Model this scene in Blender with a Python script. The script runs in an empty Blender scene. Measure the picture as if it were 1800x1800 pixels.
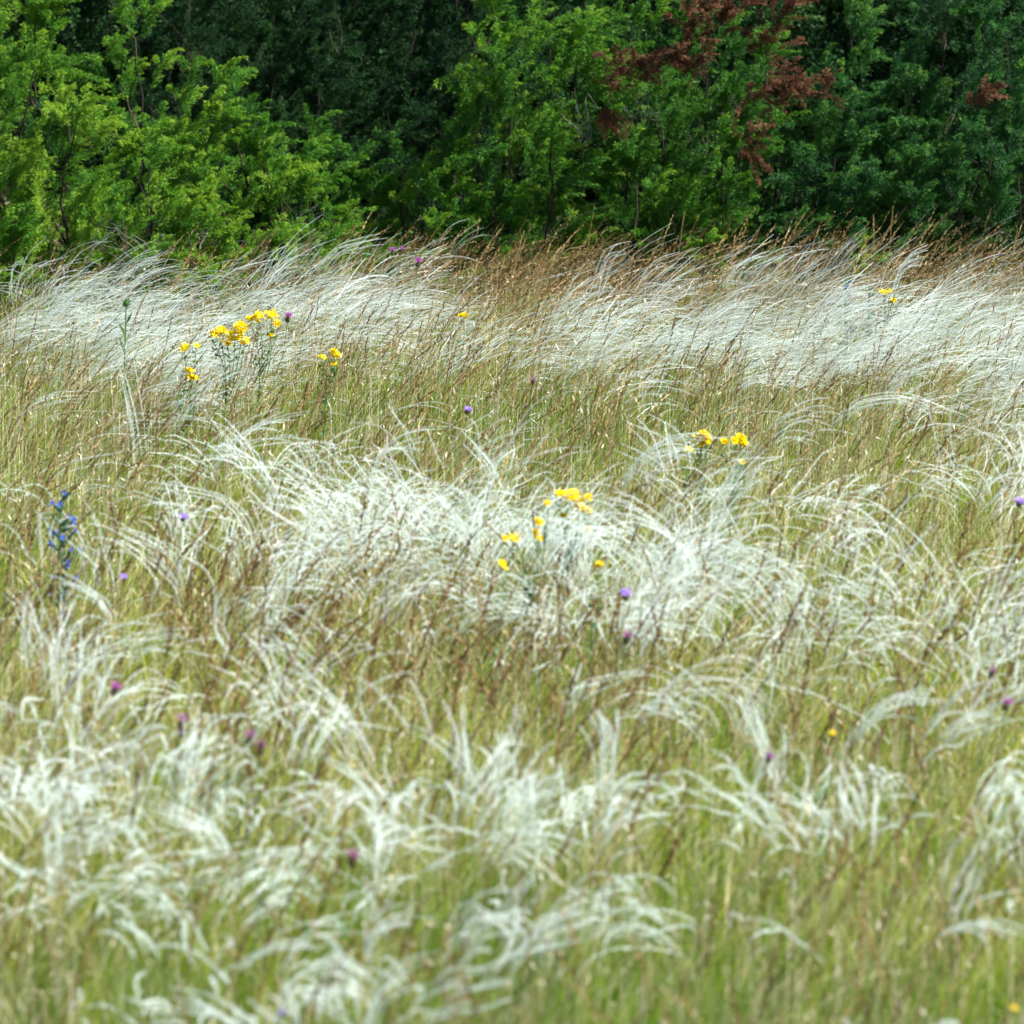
import bpy, math
import numpy as np
from mathutils import Vector, Matrix

rng = np.random.default_rng(11)
PI = math.pi
scene = bpy.context.scene
COL = scene.collection

# ------------------------------------------------------------------ camera model (pixels of the 1800 px photograph)
F = 10000.0
HC = 2.7
PITCH = math.radians(9.0)
CP, SP = math.cos(PITCH), math.sin(PITCH)

def ray(u, v):
    a = (np.asarray(u, float) - 900) / F
    b = -(np.asarray(v, float) - 900) / F
    return a, CP + b * SP, -SP + b * CP

def at_z(u, v, z):
    a, y, dz = ray(u, v)
    t = (z - HC) / dz
    return np.stack([a * t, y * t, np.full_like(a * t, z)], -1)

def at_y(u, v, Y):
    a, y, dz = ray(u, v)
    t = Y / y
    return np.array([float(a * t), Y, float(HC + dz * t)])

def project(P):
    x, y, z = P[..., 0], P[..., 1], P[..., 2] - HC
    d = y * CP - z * SP
    up = y * SP + z * CP
    return 900 + F * x / d, 900 - F * up / d

# ------------------------------------------------------------------ materials
def material(name, ramp, rough=0.6, transl=0.35, spec=0.3, noise=0.0, noise_scale=30, tcol=None, sheen=0):
    m = bpy.data.materials.new(name); m.use_nodes = True
    nt = m.node_tree; N = nt.nodes; L = nt.links
    N.clear()
    out = N.new('ShaderNodeOutputMaterial')
    at = N.new('ShaderNodeAttribute'); at.attribute_name = 'tint'
    cr = N.new('ShaderNodeValToRGB')
    els = cr.color_ramp.elements
    while len(els) < len(ramp): els.new(0.5)
    for e, (p, c) in zip(els, ramp):
        e.position = p; e.color = (*c, 1)
    fac = at.outputs['Fac']
    if noise > 0:
        tc = N.new('ShaderNodeTexCoord'); nz = N.new('ShaderNodeTexNoise')
        nz.inputs['Scale'].default_value = noise_scale
        L.new(tc.outputs['Object'], nz.inputs['Vector'])
        ma = N.new('ShaderNodeMath'); ma.operation = 'MULTIPLY_ADD'
        sb = N.new('ShaderNodeMath'); sb.operation = 'SUBTRACT'; sb.inputs[1].default_value = 0.5
        L.new(nz.outputs['Fac'], sb.inputs[0])
        L.new(sb.outputs[0], ma.inputs[0]); ma.inputs[1].default_value = noise
        L.new(fac, ma.inputs[2]); fac = ma.outputs[0]
    L.new(fac, cr.inputs['Fac'])
    pb = N.new('ShaderNodeBsdfPrincipled')
    pb.inputs['Roughness'].default_value = rough
    pb.inputs['Specular IOR Level'].default_value = spec
    if sheen: pb.inputs['Sheen Weight'].default_value = sheen
    L.new(cr.outputs['Color'], pb.inputs['Base Color'])
    if transl > 0:
        tr = N.new('ShaderNodeBsdfTranslucent')
        if tcol:
            mx = N.new('ShaderNodeMix'); mx.data_type = 'RGBA'; mx.blend_type = 'MULTIPLY'
            mx.inputs['Factor'].default_value = 1.0
            L.new(cr.outputs['Color'], mx.inputs['A']); mx.inputs['B'].default_value = (*tcol, 1)
            L.new(mx.outputs['Result'], tr.inputs['Color'])
        else:
            L.new(cr.outputs['Color'], tr.inputs['Color'])
        ms = N.new('ShaderNodeMixShader'); ms.inputs['Fac'].default_value = transl
        L.new(pb.outputs[0], ms.inputs[1]); L.new(tr.outputs[0], ms.inputs[2])
        L.new(ms.outputs[0], out.inputs['Surface'])
    else:
        L.new(pb.outputs[0], out.inputs['Surface'])
    return m

M = {}
M['grass'] = material('green grass blades', [(0, (0.10, 0.19, 0.008)), (0.45, (0.210, 0.325, 0.014)), (0.72, (0.40, 0.385, 0.05)), (1, (0.70, 0.62, 0.34))], 0.5, 0.42, 0.25, tcol=(1.15, 1.25, 0.4))
M['fine'] = material('grey green fine blades', [(0, (0.20, 0.30, 0.06)), (0.45, (0.36, 0.38, 0.15)), (1, (0.66, 0.58, 0.36))], 0.5, 0.35, 0.35)
M['brown'] = material('brown grass heads', [(0, (0.145, 0.072, 0.030)), (0.5, (0.36, 0.225, 0.085)), (1, (0.64, 0.50, 0.25))], 0.6, 0.3, 0.3)
M['stalk'] = material('olive straw stems', [(0, (0.17, 0.15, 0.04)), (0.5, (0.32, 0.28, 0.09)), (1, (0.50, 0.43, 0.2))], 0.5, 0.15, 0.4)
M['straw'] = material('dry cream husks', [(0, (0.62, 0.50, 0.34)), (1, (0.86, 0.79, 0.64))], 0.6, 0.3, 0.3)
M['plume'] = material('silky feather grass hairs', [(0, (0.70, 0.80, 0.73)), (0.5, (0.82, 0.90, 0.85)), (1, (0.92, 0.95, 0.91))], 0.42, 0.42, 0.5)
M['juniper'] = material('juniper needles', [(0, (0.018, 0.085, 0.008)), (0.4, (0.050, 0.175, 0.010)), (0.75, (0.115, 0.28, 0.014)), (1, (0.25, 0.40, 0.03))], 0.5, 0.20, 0.3, tcol=(1.1, 1.2, 0.4))
M['juniper_cool_shade'] = material('bluish needles toned for shade', [(0, (0.012, 0.070, 0.018)), (0.4, (0.030, 0.13, 0.020)), (0.75, (0.070, 0.22, 0.026)), (1, (0.16, 0.33, 0.04))], 0.5, 0.16, 0.3)  # bluish hue of its own, darkened so the colour stands in for shade
M['juniper_shade'] = material('juniper needles darkened for shade', [(0, (0.006, 0.030, 0.008)), (0.5, (0.015, 0.062, 0.012)), (1, (0.045, 0.12, 0.022))], 0.6, 0.2, 0.2)  # darker copy of the needles, with the back row's shade in the colour
M['dead'] = material('dead rust brown needles', [(0, (0.060, 0.026, 0.014)), (0.5, (0.150, 0.062, 0.032)), (1, (0.30, 0.150, 0.080))], 0.7, 0.2, 0.2)
M['bark'] = material('juniper bark', [(0, (0.020, 0.013, 0.010)), (1, (0.065, 0.046, 0.035))], 0.85, 0, 0.2, noise=0.8)
M['greywood'] = material('weathered grey wood', [(0, (0.09, 0.085, 0.08)), (1, (0.21, 0.20, 0.19))], 0.85, 0, 0.2, noise=0.6)
M['yellow'] = material('yellow petals', [(0, (0.88, 0.66, 0.0)), (1, (0.95, 0.80, 0.0))], 0.5, 0.35, 0.3)
M['stamen'] = material('orange stamens', [(0, (0.72, 0.40, 0.01)), (1, (0.85, 0.50, 0.01))], 0.6, 0.1, 0.3)
M['leaf'] = material('herb leaves', [(0, (0.06, 0.17, 0.045)), (1, (0.13, 0.28, 0.07))], 0.5, 0.3, 0.4)
M['blue'] = material('blue petals', [(0, (0.07, 0.13, 0.60)), (1, (0.14, 0.27, 0.80))], 0.5, 0.35, 0.3)
M['bluegreen'] = material('bristly blue green stem', [(0, (0.05, 0.13, 0.07)), (1, (0.12, 0.24, 0.13))], 0.7, 0.1, 0.2)
M['pink'] = material('magenta florets', [(0, (0.46, 0.10, 0.42)), (1, (0.80, 0.32, 0.76))], 0.5, 0.35, 0.3)
M['mauve'] = material('faded mauve florets', [(0, (0.36, 0.15, 0.28)), (1, (0.68, 0.38, 0.56))], 0.5, 0.3, 0.3)
M['lilac'] = material('lilac petals', [(0, (0.42, 0.26, 0.80)), (1, (0.66, 0.50, 0.95))], 0.5, 0.35, 0.3)
M['bract'] = material('brown green bracts', [(0, (0.10, 0.09, 0.04)), (1, (0.22, 0.22, 0.10))], 0.7, 0, 0.2)

def ground_material():
    m = bpy.data.materials.new('meadow soil and thatch'); m.use_nodes = True
    nt = m.node_tree; N = nt.nodes; L = nt.links
    pb = N['Principled BSDF']; pb.inputs['Roughness'].default_value = 0.95
    tc = N.new('ShaderNodeTexCoord'); n1 = N.new('ShaderNodeTexNoise'); n2 = N.new('ShaderNodeTexNoise')
    n1.inputs['Scale'].default_value = 1.2; n1.inputs['Detail'].default_value = 8
    n2.inputs['Scale'].default_value = 40; n2.inputs['Detail'].default_value = 6
    mx = N.new('ShaderNodeMath'); mx.operation = 'MULTIPLY_ADD'; mx.inputs[1].default_value = 0.5
    L.new(tc.outputs['Object'], n1.inputs['Vector']); L.new(tc.outputs['Object'], n2.inputs['Vector'])
    hf = N.new('ShaderNodeMath'); hf.operation = 'MULTIPLY'; hf.inputs[1].default_value = 0.5
    L.new(n1.outputs['Fac'], hf.inputs[0]); L.new(n2.outputs['Fac'], mx.inputs[0]); L.new(hf.outputs[0], mx.inputs[2])
    cr = N.new('ShaderNodeValToRGB'); e = cr.color_ramp.elements
    e[0].position = 0.35; e[0].color = (0.06, 0.075, 0.02, 1); e[1].position = 0.68; e[1].color = (0.20, 0.18, 0.07, 1)
    L.new(mx.outputs[0], cr.inputs['Fac']); L.new(cr.outputs['Color'], pb.inputs['Base Color'])
    bp = N.new('ShaderNodeBump'); bp.inputs['Strength'].default_value = 0.6; bp.inputs['Distance'].default_value = 0.03
    L.new(n2.outputs['Fac'], bp.inputs['Height']); L.new(bp.outputs[0], pb.inputs['Normal'])
    return m

# ------------------------------------------------------------------ mesh accumulation
class Geo:
    def __init__(s):
        s.V = []; s.F = []; s.T = []; s.n = 0
    def add(s, V, Fc, tint):
        V = np.asarray(V, np.float32).reshape(-1, 3)
        s.V.append(V); s.F.append(np.asarray(Fc, np.int64) + s.n)
        t = np.asarray(tint, np.float32)
        if t.ndim == 0: t = np.full(len(V), float(t), np.float32)
        s.T.append(t.reshape(-1)); s.n += len(V)
    def build(s, name, mat, parent=None, loc=None, smooth=False):
        V = np.concatenate(s.V).astype(np.float32)
        if loc is not None: V = V - np.asarray(loc, np.float32)
        me = bpy.data.meshes.new(name)
        nl = sum(f.size for f in s.F); nf = sum(len(f) for f in s.F)
        me.vertices.add(len(V)); me.vertices.foreach_set('co', V.ravel())
        me.loops.add(nl)
        me.loops.foreach_set('vertex_index', np.concatenate([f.ravel() for f in s.F]).astype(np.int32))
        tot = np.concatenate([np.full(len(f), f.shape[1]) for f in s.F]).astype(np.int32)
        st = np.concatenate([[0], np.cumsum(tot)[:-1]]).astype(np.int32)
        me.polygons.add(nf)
        me.polygons.foreach_set('loop_start', st); me.polygons.foreach_set('loop_total', tot)
        if smooth: me.polygons.foreach_set('use_smooth', np.ones(nf, bool))
        a = me.attributes.new('tint', 'FLOAT', 'POINT'); a.data.foreach_set('value', np.clip(np.concatenate(s.T), 0, 1))
        me.update(calc_edges=True)
        me.materials.append(mat)
        o = bpy.data.objects.new(name, me); COL.objects.link(o)
        if parent is not None: o.parent = parent
        elif loc is not None: o.location = [float(c) for c in loc]
        return o

def nrm(a): return a / (np.linalg.norm(a, axis=-1, keepdims=True) + 1e-9)

def perp(T, ang):
    """unit vectors perpendicular to T at the given azimuth"""
    ref = np.where(np.abs(T[..., 2:3]) > 0.9, np.array([1.0, 0, 0]), np.array([0, 0, 1.0]))
    a = nrm(np.cross(T, ref)); b = np.cross(T, a)
    return a * np.cos(ang)[..., None] + b * np.sin(ang)[..., None]

def tangents(P):
    T = np.empty_like(P)
    T[:, 1:-1] = P[:, 2:] - P[:, :-2]; T[:, 0] = P[:, 1] - P[:, 0]; T[:, -1] = P[:, -1] - P[:, -2]
    return nrm(T)

def ribbons(g, P, W, tint, face=None):
    """P (N,K,3), W (N,K) half widths"""
    N, K, _ = P.shape
    T = tangents(P)
    ang = np.repeat(rng.uniform(0, PI, (N, 1)) if face is None else face, K, 1)
    S = perp(T, ang) * W[..., None]
    V = np.stack([P - S, P + S], 2)                # N,K,2,3
    base = (np.arange(N) * K * 2)[:, None] + (np.arange(K - 1) * 2)[None]
    Fc = np.stack([base, base + 1, base + 3, base + 2], -1).reshape(-1, 4)
    tt = np.broadcast_to(np.asarray(tint).reshape(N, -1, 1), (N, K, 2)) if np.ndim(tint) else tint
    g.add(V.reshape(-1, 3), Fc, np.array(tt).reshape(-1) if np.ndim(tint) else tint)

def tubes(g, P, R, tint, sides=5):
    N, K, _ = P.shape
    T = tangents(P)
    rings = []
    for k in range(sides):
        rings.append(P + perp(T, np.full((N, K), 2 * PI * k / sides)) * R[..., None])
    V = np.stack(rings, 2)
    n0 = (np.arange(N) * K * sides)[:, None, None] + (np.arange(K - 1) * sides)[None, :, None]
    k = np.arange(sides)[None, None]; k2 = (k + 1) % sides
    Fc = np.stack([n0 + k, n0 + k2, n0 + sides + k2, n0 + sides + k], -1).reshape(-1, 4)
    g.add(V.reshape(-1, 3), Fc, tint)

def spikes(g, O, D, S, L, W, tint):
    """thin triangles from O along D, side S"""
    V = np.stack([O - S * W[..., None], O + S * W[..., None], O + D * L[..., None]], -2).reshape(-1, 3)
    Fc = np.arange(len(V)).reshape(-1, 3)
    g.add(V, Fc, np.repeat(np.asarray(tint).ravel(), 3))

def diamonds(g, O, D, S, L, W, tint, fold=0.0):
    Nn = np.cross(D, S)
    mid = O + D * (L * 0.45)[..., None] + Nn * (W * fold)[..., None]
    V = np.stack([O, mid + S * W[..., None], O + D * L[..., None], mid - S * W[..., None]], -2).reshape(-1, 3)
    Fc = np.arange(len(V)).reshape(-1, 4)
    g.add(V, Fc, np.repeat(np.asarray(tint).ravel(), 4))

def bend_paths(x, y, length, th0, th1, az, K, power=1.0, wob=0.0, z0=0.0):
    """curves starting on the ground: angle from vertical grows th0 -> th1"""
    N = len(x); s = (np.arange(K - 1) + 0.5) / (K - 1)
    th = th0[:, None] + (th1 - th0)[:, None] * s[None] ** power
    a = az[:, None] + wob * np.sin(s[None] * rng.uniform(2, 6, (N, 1)) + rng.uniform(0, 6, (N, 1)))
    d = np.stack([np.sin(th) * np.cos(a), np.sin(th) * np.sin(a), np.cos(th)], -1) * (length / (K - 1))[:, None, None]
    P = np.zeros((N, K, 3)); P[:, 1:] = np.cumsum(d, 1)
    P[..., 0] += x[:, None]; P[..., 1] += y[:, None]; P[..., 2] += z0
    P[..., 2] = np.maximum(P[..., 2], 0.01)
    return P

def sample(P, s):
    """interpolate curves (N,K,3) at s (N,M) in 0..1 ; returns point, tangent"""
    N, K, _ = P.shape
    f = np.clip(s, 0, 0.9999) * (K - 1); i = f.astype(int); r = (f - i)[..., None]
    n = np.arange(N)[:, None]
    a = P[n, i]; b = P[n, i + 1]
    return a * (1 - r) + b * r, nrm(b - a)

# ------------------------------------------------------------------ density map drawn from the photograph's layout of the meadow
BLOBS = [  # u, v, su, sv, weight  (white plumes)
    (60, 530, 150, 45, 1.3), (230, 580, 110, 45, 1.3), (420, 515, 140, 32, 1.0), (620, 520, 130, 40, 1.0), (330, 620, 50, 20, .6),
    (700, 590, 60, 22, .35), (960, 560, 130, 42, .95), (1150, 560, 130, 42, 1.15), (1380, 560, 140, 42, 1.2),
    (1560, 560, 110, 55, 1.2), (1720, 560, 110, 80, 1.3), (1330, 500, 120, 18, .5), (1100, 490, 60, 15, .35),
    (1700, 690, 130, 45, .9), (1760, 780, 90, 60, .55), (1580, 720, 80, 40, .35), (1650, 830, 120, 40, .35),
    (750, 885, 110, 60, 2.0), (850, 935, 100, 60, 1.8), (1080, 990, 110, 50, 2.0), (1180, 930, 70, 40, .8), (1250, 870, 120, 50, .4),
    (1480, 970, 140, 42, 1.5), (1640, 1030, 120, 50, 1.0), (1400, 1050, 130, 40, .7), (1750, 1110, 70, 50, .7),
    (480, 960, 110, 70, .55), (330, 930, 90, 60, .45), (620, 1010, 80, 50, .5), (90, 1100, 90, 60, .65), (280, 1010, 120, 40, .3),
    (440, 800, 60, 40, .2), (60, 1230, 90, 50, .8), (420, 1130, 120, 50, .3), (700, 1090, 120, 40, .25),
    (110, 1370, 130, 70, 1.2), (340, 1370, 120, 60, 1.0), (560, 1390, 100, 60, .8), (300, 1470, 200, 45, .5),
    (800, 1330, 120, 50, .6), (870, 1430, 120, 35, .7), (1050, 1300, 60, 60, .4), (1070, 1440, 80, 35, .5),
    (1400, 1370, 120, 50, .9), (1600, 1380, 130, 60, .7), (1330, 1270, 70, 40, .4), (1760, 1340, 60, 50, .6), (1250, 1470, 90, 50, .35),
    (320, 1630, 160, 55, 1.0), (560, 1650, 110, 40, .55), (500, 1760, 160, 40, .5), (130, 1560, 120, 40, .45), (850, 1650, 120, 40, .4), (1150, 1530, 100, 40, .25),
]
def plume_density(u, v):
    d = 0.055 + 0 * u
    for cu, cv, su, sv, w in BLOBS:
        d = d + w * np.exp(-((u - cu) / (su * 0.9)) ** 2 - ((v - cv) / (sv * 0.9)) ** 2)
    d = d * (1 - 0.9 * np.exp(-((u - 820) / 380) ** 2 - ((v - 715) / 55) ** 2))
    d = d * (1 - 0.7 * np.exp(-((u - 800) / 110) ** 2 - ((v - 515) / 60) ** 2))
    d = d * (1 - 0.8 * np.exp(-((u - 1330) / 170) ** 2 - ((v - 1190) / 45) ** 2))
    d = d * (1 - 0.75 * np.exp(-((u - 1450) / 450) ** 2 - ((v - 1700) / 160) ** 2))
    d = d * (1 - .35 * np.clip((v - 1450) / 200, 0, 1))
    return np.clip(d, 0, 1.8)

FAR = 21.2
def scatter(n, y0=7.6, y1=FAR, margin=1.0):
    """points on the meadow, thicker inside what the photograph sees"""
    y = np.sqrt(y0 ** 2 + (y1 ** 2 - y0 ** 2) * rng.random(n * 2))
    x = rng.uniform(-1, 1, n * 2) * (0.09 * y1 + margin)
    w = 0.09 * y
    keep = (np.abs(x) < w + 0.12) | ((np.abs(x) < w + margin) & (rng.random(n * 2) < 0.35))
    keep &= y > 7.6
    return x[keep][:n], y[keep][:n]

def noise2(x, y, s, seed):
    r = np.random.default_rng(seed); v = 0
    for k in range(7):
        a = r.uniform(0, 2 * PI); f = s * r.uniform(0.5, 1.8); p = r.uniform(0, 6)
        v = v + np.sin((x * math.cos(a) + y * math.sin(a)) * f + p)
    return v / 7

# ------------------------------------------------------------------ feather grass
def feather_paths(x, y, az, hs, la, e0, e1, curl=0.0):
    """one path per plume: bare stalk then awn.  returns stalk (N,6,3), awn (N,16,3)"""
    N = len(x)
    KS, KA = 7, 18
    st = bend_paths(x, y, hs, rng.uniform(0.02, 0.15, N), e0, az, KS, 1.3)
    s = (np.arange(KA - 1) + 0.5) / (KA - 1)
    th = e0[:, None] + (e1 - e0)[:, None] * s[None] ** 0.9 + .3 * curl * np.sin(s[None] * rng.uniform(4, 9, (N, 1)) + rng.uniform(0, 6, (N, 1)))
    a = az[:, None] + curl * rng.normal(0, 1, (N, 1)) * s[None] + 0.08 * np.sin(5 * s[None] + rng.uniform(0, 6, (N, 1)))
    d = np.stack([np.sin(th) * np.cos(a), np.sin(th) * np.sin(a), np.cos(th)], -1) * (la / (KA - 1))[:, None, None]
    P = np.zeros((N, KA, 3)); P[:, 0] = st[:, -1]; P[:, 1:] = st[:, -1:] + np.cumsum(d, 1)
    P[..., 2] = np.maximum(P[..., 2], 0.03)
    return st, P

def feather_hairs(g, A, n, hl, hw, tint):
    N = len(A)
    s = (np.arange(n)[None] + rng.uniform(0, 1, (N, n))) / n
    P, T = sample(A, s)
    Nn = perp(T, rng.uniform(0, 2 * PI, (N, n)))
    ang = rng.uniform(0.30, 0.60, (N, n))[..., None]
    D = nrm(T * np.cos(ang) + Nn * np.sin(ang))
    S = nrm(np.cross(D, rng.normal(0, 1, (N, n, 3))))
    env = np.clip(np.minimum(s * 6 + 0.25, (1 - s) * 2.2 + 0.35), 0, 1)
    L = hl * env * rng.uniform(0.7, 1.2, (N, n))
    spikes(g, P, D, S, L, np.full((N, n), hw) * env ** 0.3, np.repeat(tint[:, None], n, 1))
    W = np.full(A.shape[:2], 0.0006); W[:, -3:] *= 0.6
    ribbons(g, A, W, tint)

def feather_mass():
    gp, gs = Geo(), Geo()
    x, y = scatter(27000)
    P = np.stack([x, y, np.full_like(x, 0.42)], -1)
    u, v = project(P)
    dens = plume_density(u, v) * np.clip(0.9 + 1.5 * noise2(x, y, 9, 3) + 1.1 * noise2(x, y * 1.0, 28, 31), .05, 2)
    keep = rng.random(len(x)) < np.clip(dens, 0, 1.8) / 1.3 * (0.34 + .16 * np.clip((v - 1000) / 300, 0, 1) + .08 * (v < 700))
    x, y, u, v = x[keep], y[keep], u[keep], v[keep]
    far = np.clip((820 - v) / 120, 0, 1)            # combed flat by the wind at the back, ruffled nearer
    n = np.where(rng.random(len(x)) < .55, rng.integers(1, 5, len(x)), rng.integers(4, 12, len(x)))
    idx = np.repeat(np.arange(len(x)), n); N = len(idx)
    left = (rng.random(len(x)) < 0.36 * (1 - far))
    az = np.where(left, PI, 0) + rng.normal(0, 0.35 + 0.9 * (1 - far))
    nearc = np.clip((v - 1000) / 300, 0, 1)
    az = az[idx] + rng.normal(0, 1, N) * (.12 + .06 * (1 - far[idx]))
    fa = far[idx]
    e0t = rng.uniform(0.15, 0.95, len(x)) + 0.25 * far
    e0 = e0t[idx] + rng.normal(0, 0.08, N)
    e1 = e0 + rng.uniform(0.35, 1.0, len(x))[idx] * (1 + 0.25 * fa) + (1 - fa) * np.abs(rng.normal(0, 0.6, len(x)))[idx] + rng.normal(0, 1, N) * .11
    hs = rng.uniform(0.24, 0.43, len(x))[idx] + rng.normal(0, 0.02, N) - .05 * nearc[idx] * rng.random(N)
    la = rng.uniform(0.22, 0.34, len(x))[idx] * rng.uniform(0.8, 1.1, N) * (1 - .60 * nearc[idx] * rng.random(len(x))[idx]) * (1 - .25 * (1 - fa) * rng.random(N)) * (1 - .18 * fa)
    bs = np.where(rng.random(len(x)) < .3, .045, .018)[idx]; xx = x[idx] + rng.normal(0, 1, N) * bs; yy = y[idx] + rng.normal(0, 1, N) * bs
    st, A = feather_paths(xx, yy, az, hs, la, e0, e1, (.25 + .75 * (1 - fa) * rng.random(N))[:, None])
    tint = rng.uniform(0.1, 0.9, len(x))[idx] * 0.7 + rng.uniform(0, .3, N)
    m = fa > .6
    feather_hairs(gp, A[m], 90, 0.0075, 0.00036, tint[m])
    m = ~m
    m1 = m & (nearc[idx] < .6); m2 = m & ~m1
    feather_hairs(gp, A[m1], 130, 0.0130, 0.00036, tint[m1])
    feather_hairs(gp, A[m2], 150, 0.0165, 0.00036, tint[m2])
    ribbons(gs, st, np.full(st.shape[:2], 0.0006), rng.uniform(0.2, 0.9, N))
    o = gp.build('feather_grass', M['plume']); tag(o, 'silvery white feather grass plumes combed over by the wind across the meadow', 'grass', kind='stuff')
    o = gs.build('feather_grass_stalks', M['stalk']); tag(o, 'thin straw stalks carrying the white feather grass plumes', 'grass', kind='stuff')
    print('plumes', N)

# ------------------------------------------------------------------ other grasses
def green_grass():
    g = Geo()
    cx, cy = scatter(5200); nb = rng.integers(8, 30, len(cx)); idx = np.repeat(np.arange(len(cx)), nb)
    a = rng.uniform(0, 2 * PI, len(idx)); rr = np.abs(rng.normal(0, .022, len(idx))) * rng.uniform(.6, 1.8, len(cx))[idx]
    x1 = cx[idx] + np.cos(a) * rr; y1 = cy[idx] + np.sin(a) * rr
    x2, y2 = scatter(42000); k2 = len(x2)
    x = np.concatenate([x1, x2]); y = np.concatenate([y1, y2]); N = len(x)
    u, v = project(np.stack([x, y, np.full_like(x, .25)], -1))
    green = np.clip(np.clip((v - 1350) / 400, 0, 1) + .9 * np.exp(-((u - 820) / 460) ** 2 - ((v - 715) / 75) ** 2) + .5 * np.exp(-((u - 1350) / 220) ** 2 - ((v - 1190) / 60) ** 2) + .3 * np.exp(-((u - 150) / 220) ** 2 - ((v - 760) / 90) ** 2), 0, 1)
    ct = np.concatenate([(rng.normal(0, .26, len(cx)))[idx], rng.normal(0, .2, k2)])
    ch = np.concatenate([rng.uniform(.65, 1.35, len(cx))[idx], rng.uniform(.6, 1.1, k2)])
    out = np.concatenate([np.clip(rr / .04, 0, 1.2), rng.uniform(.2, 1, k2)])
    L = rng.uniform(0.17, 0.34, N) * ch * (1 + 0.25 * noise2(x, y, 5, 5))
    th1 = (0.45 + out * rng.uniform(.5, 1.9, N)) * (1 - 0.4 * green)
    az = np.concatenate([a, rng.uniform(0, 2 * PI, k2)])
    ax_, ay_ = np.cos(az) + rng.uniform(.3, 1.9, N), np.sin(az)     # wind pushes them right
    az = np.arctan2(ay_, ax_)
    P = bend_paths(x, y, L, rng.uniform(0, 0.8, N) * (1 - .5 * green), th1, az, 6, 1.0)
    W = rng.uniform(0.0008, 0.0022, N)[:, None] * np.array([0.9, 1, 1, 0.8, 0.5, 0.05])
    tint = np.clip(0.50 + 0.24 * noise2(x, y, 3, 8) + ct + rng.normal(0, 0.13, N) - 0.33 * green, 0, 1)
    ribbons(g, P, W, tint)
    o = g.build('green_grass', M['grass']); tag(o, 'short green and straw coloured meadow grass between the plumes', 'grass', kind='stuff')
    g = Geo(); x, y = scatter(22000); N = len(x)
    L = rng.uniform(0.25, 0.50, N)
    P = bend_paths(x, y, L, rng.uniform(0, 0.5, N), rng.uniform(0.3, 2.3, N), rng.normal(0, 1.1, N), 7, 1.1)
    W = rng.uniform(0.0004, 0.0009, N)[:, None] * np.array([1, 1, 1, 1, .8, .5, .05])
    ribbons(g, P, W, rng.random(N))
    o = g.build('fine_grass', M['fine']); tag(o, 'fine grey green hair like leaves bending to the right', 'grass', kind='stuff')

def seed_head(g, A, n, hl, hw, tint, spread=0.35):
    """A: (N,K,3) the part of the stem that carries the head"""
    N = len(A)
    s = (np.arange(n)[None] + rng.uniform(0, 1, (N, n))) / n
    P, T = sample(A, s)
    Nn = perp(T, rng.uniform(0, 2 * PI, (N, n)))
    a = (rng.uniform(0.3, 1, (N, n)) * spread)[..., None]
    D = nrm(T * np.cos(a) + Nn * np.sin(a)); S = nrm(np.cross(D, rng.normal(0, 1, (N, n, 3))))
    env = 0.55 + 0.6 * np.sin(PI * np.clip(s * 0.9 + 0.08, 0, 1))
    diamonds(g, P, D, S, hl * env * rng.uniform(.8, 1.2, (N, n)), hw * env, np.clip(np.repeat(tint[:, None], n, 1) + rng.normal(0, .12, (N, n)), 0, 1), 0.5)

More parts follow.
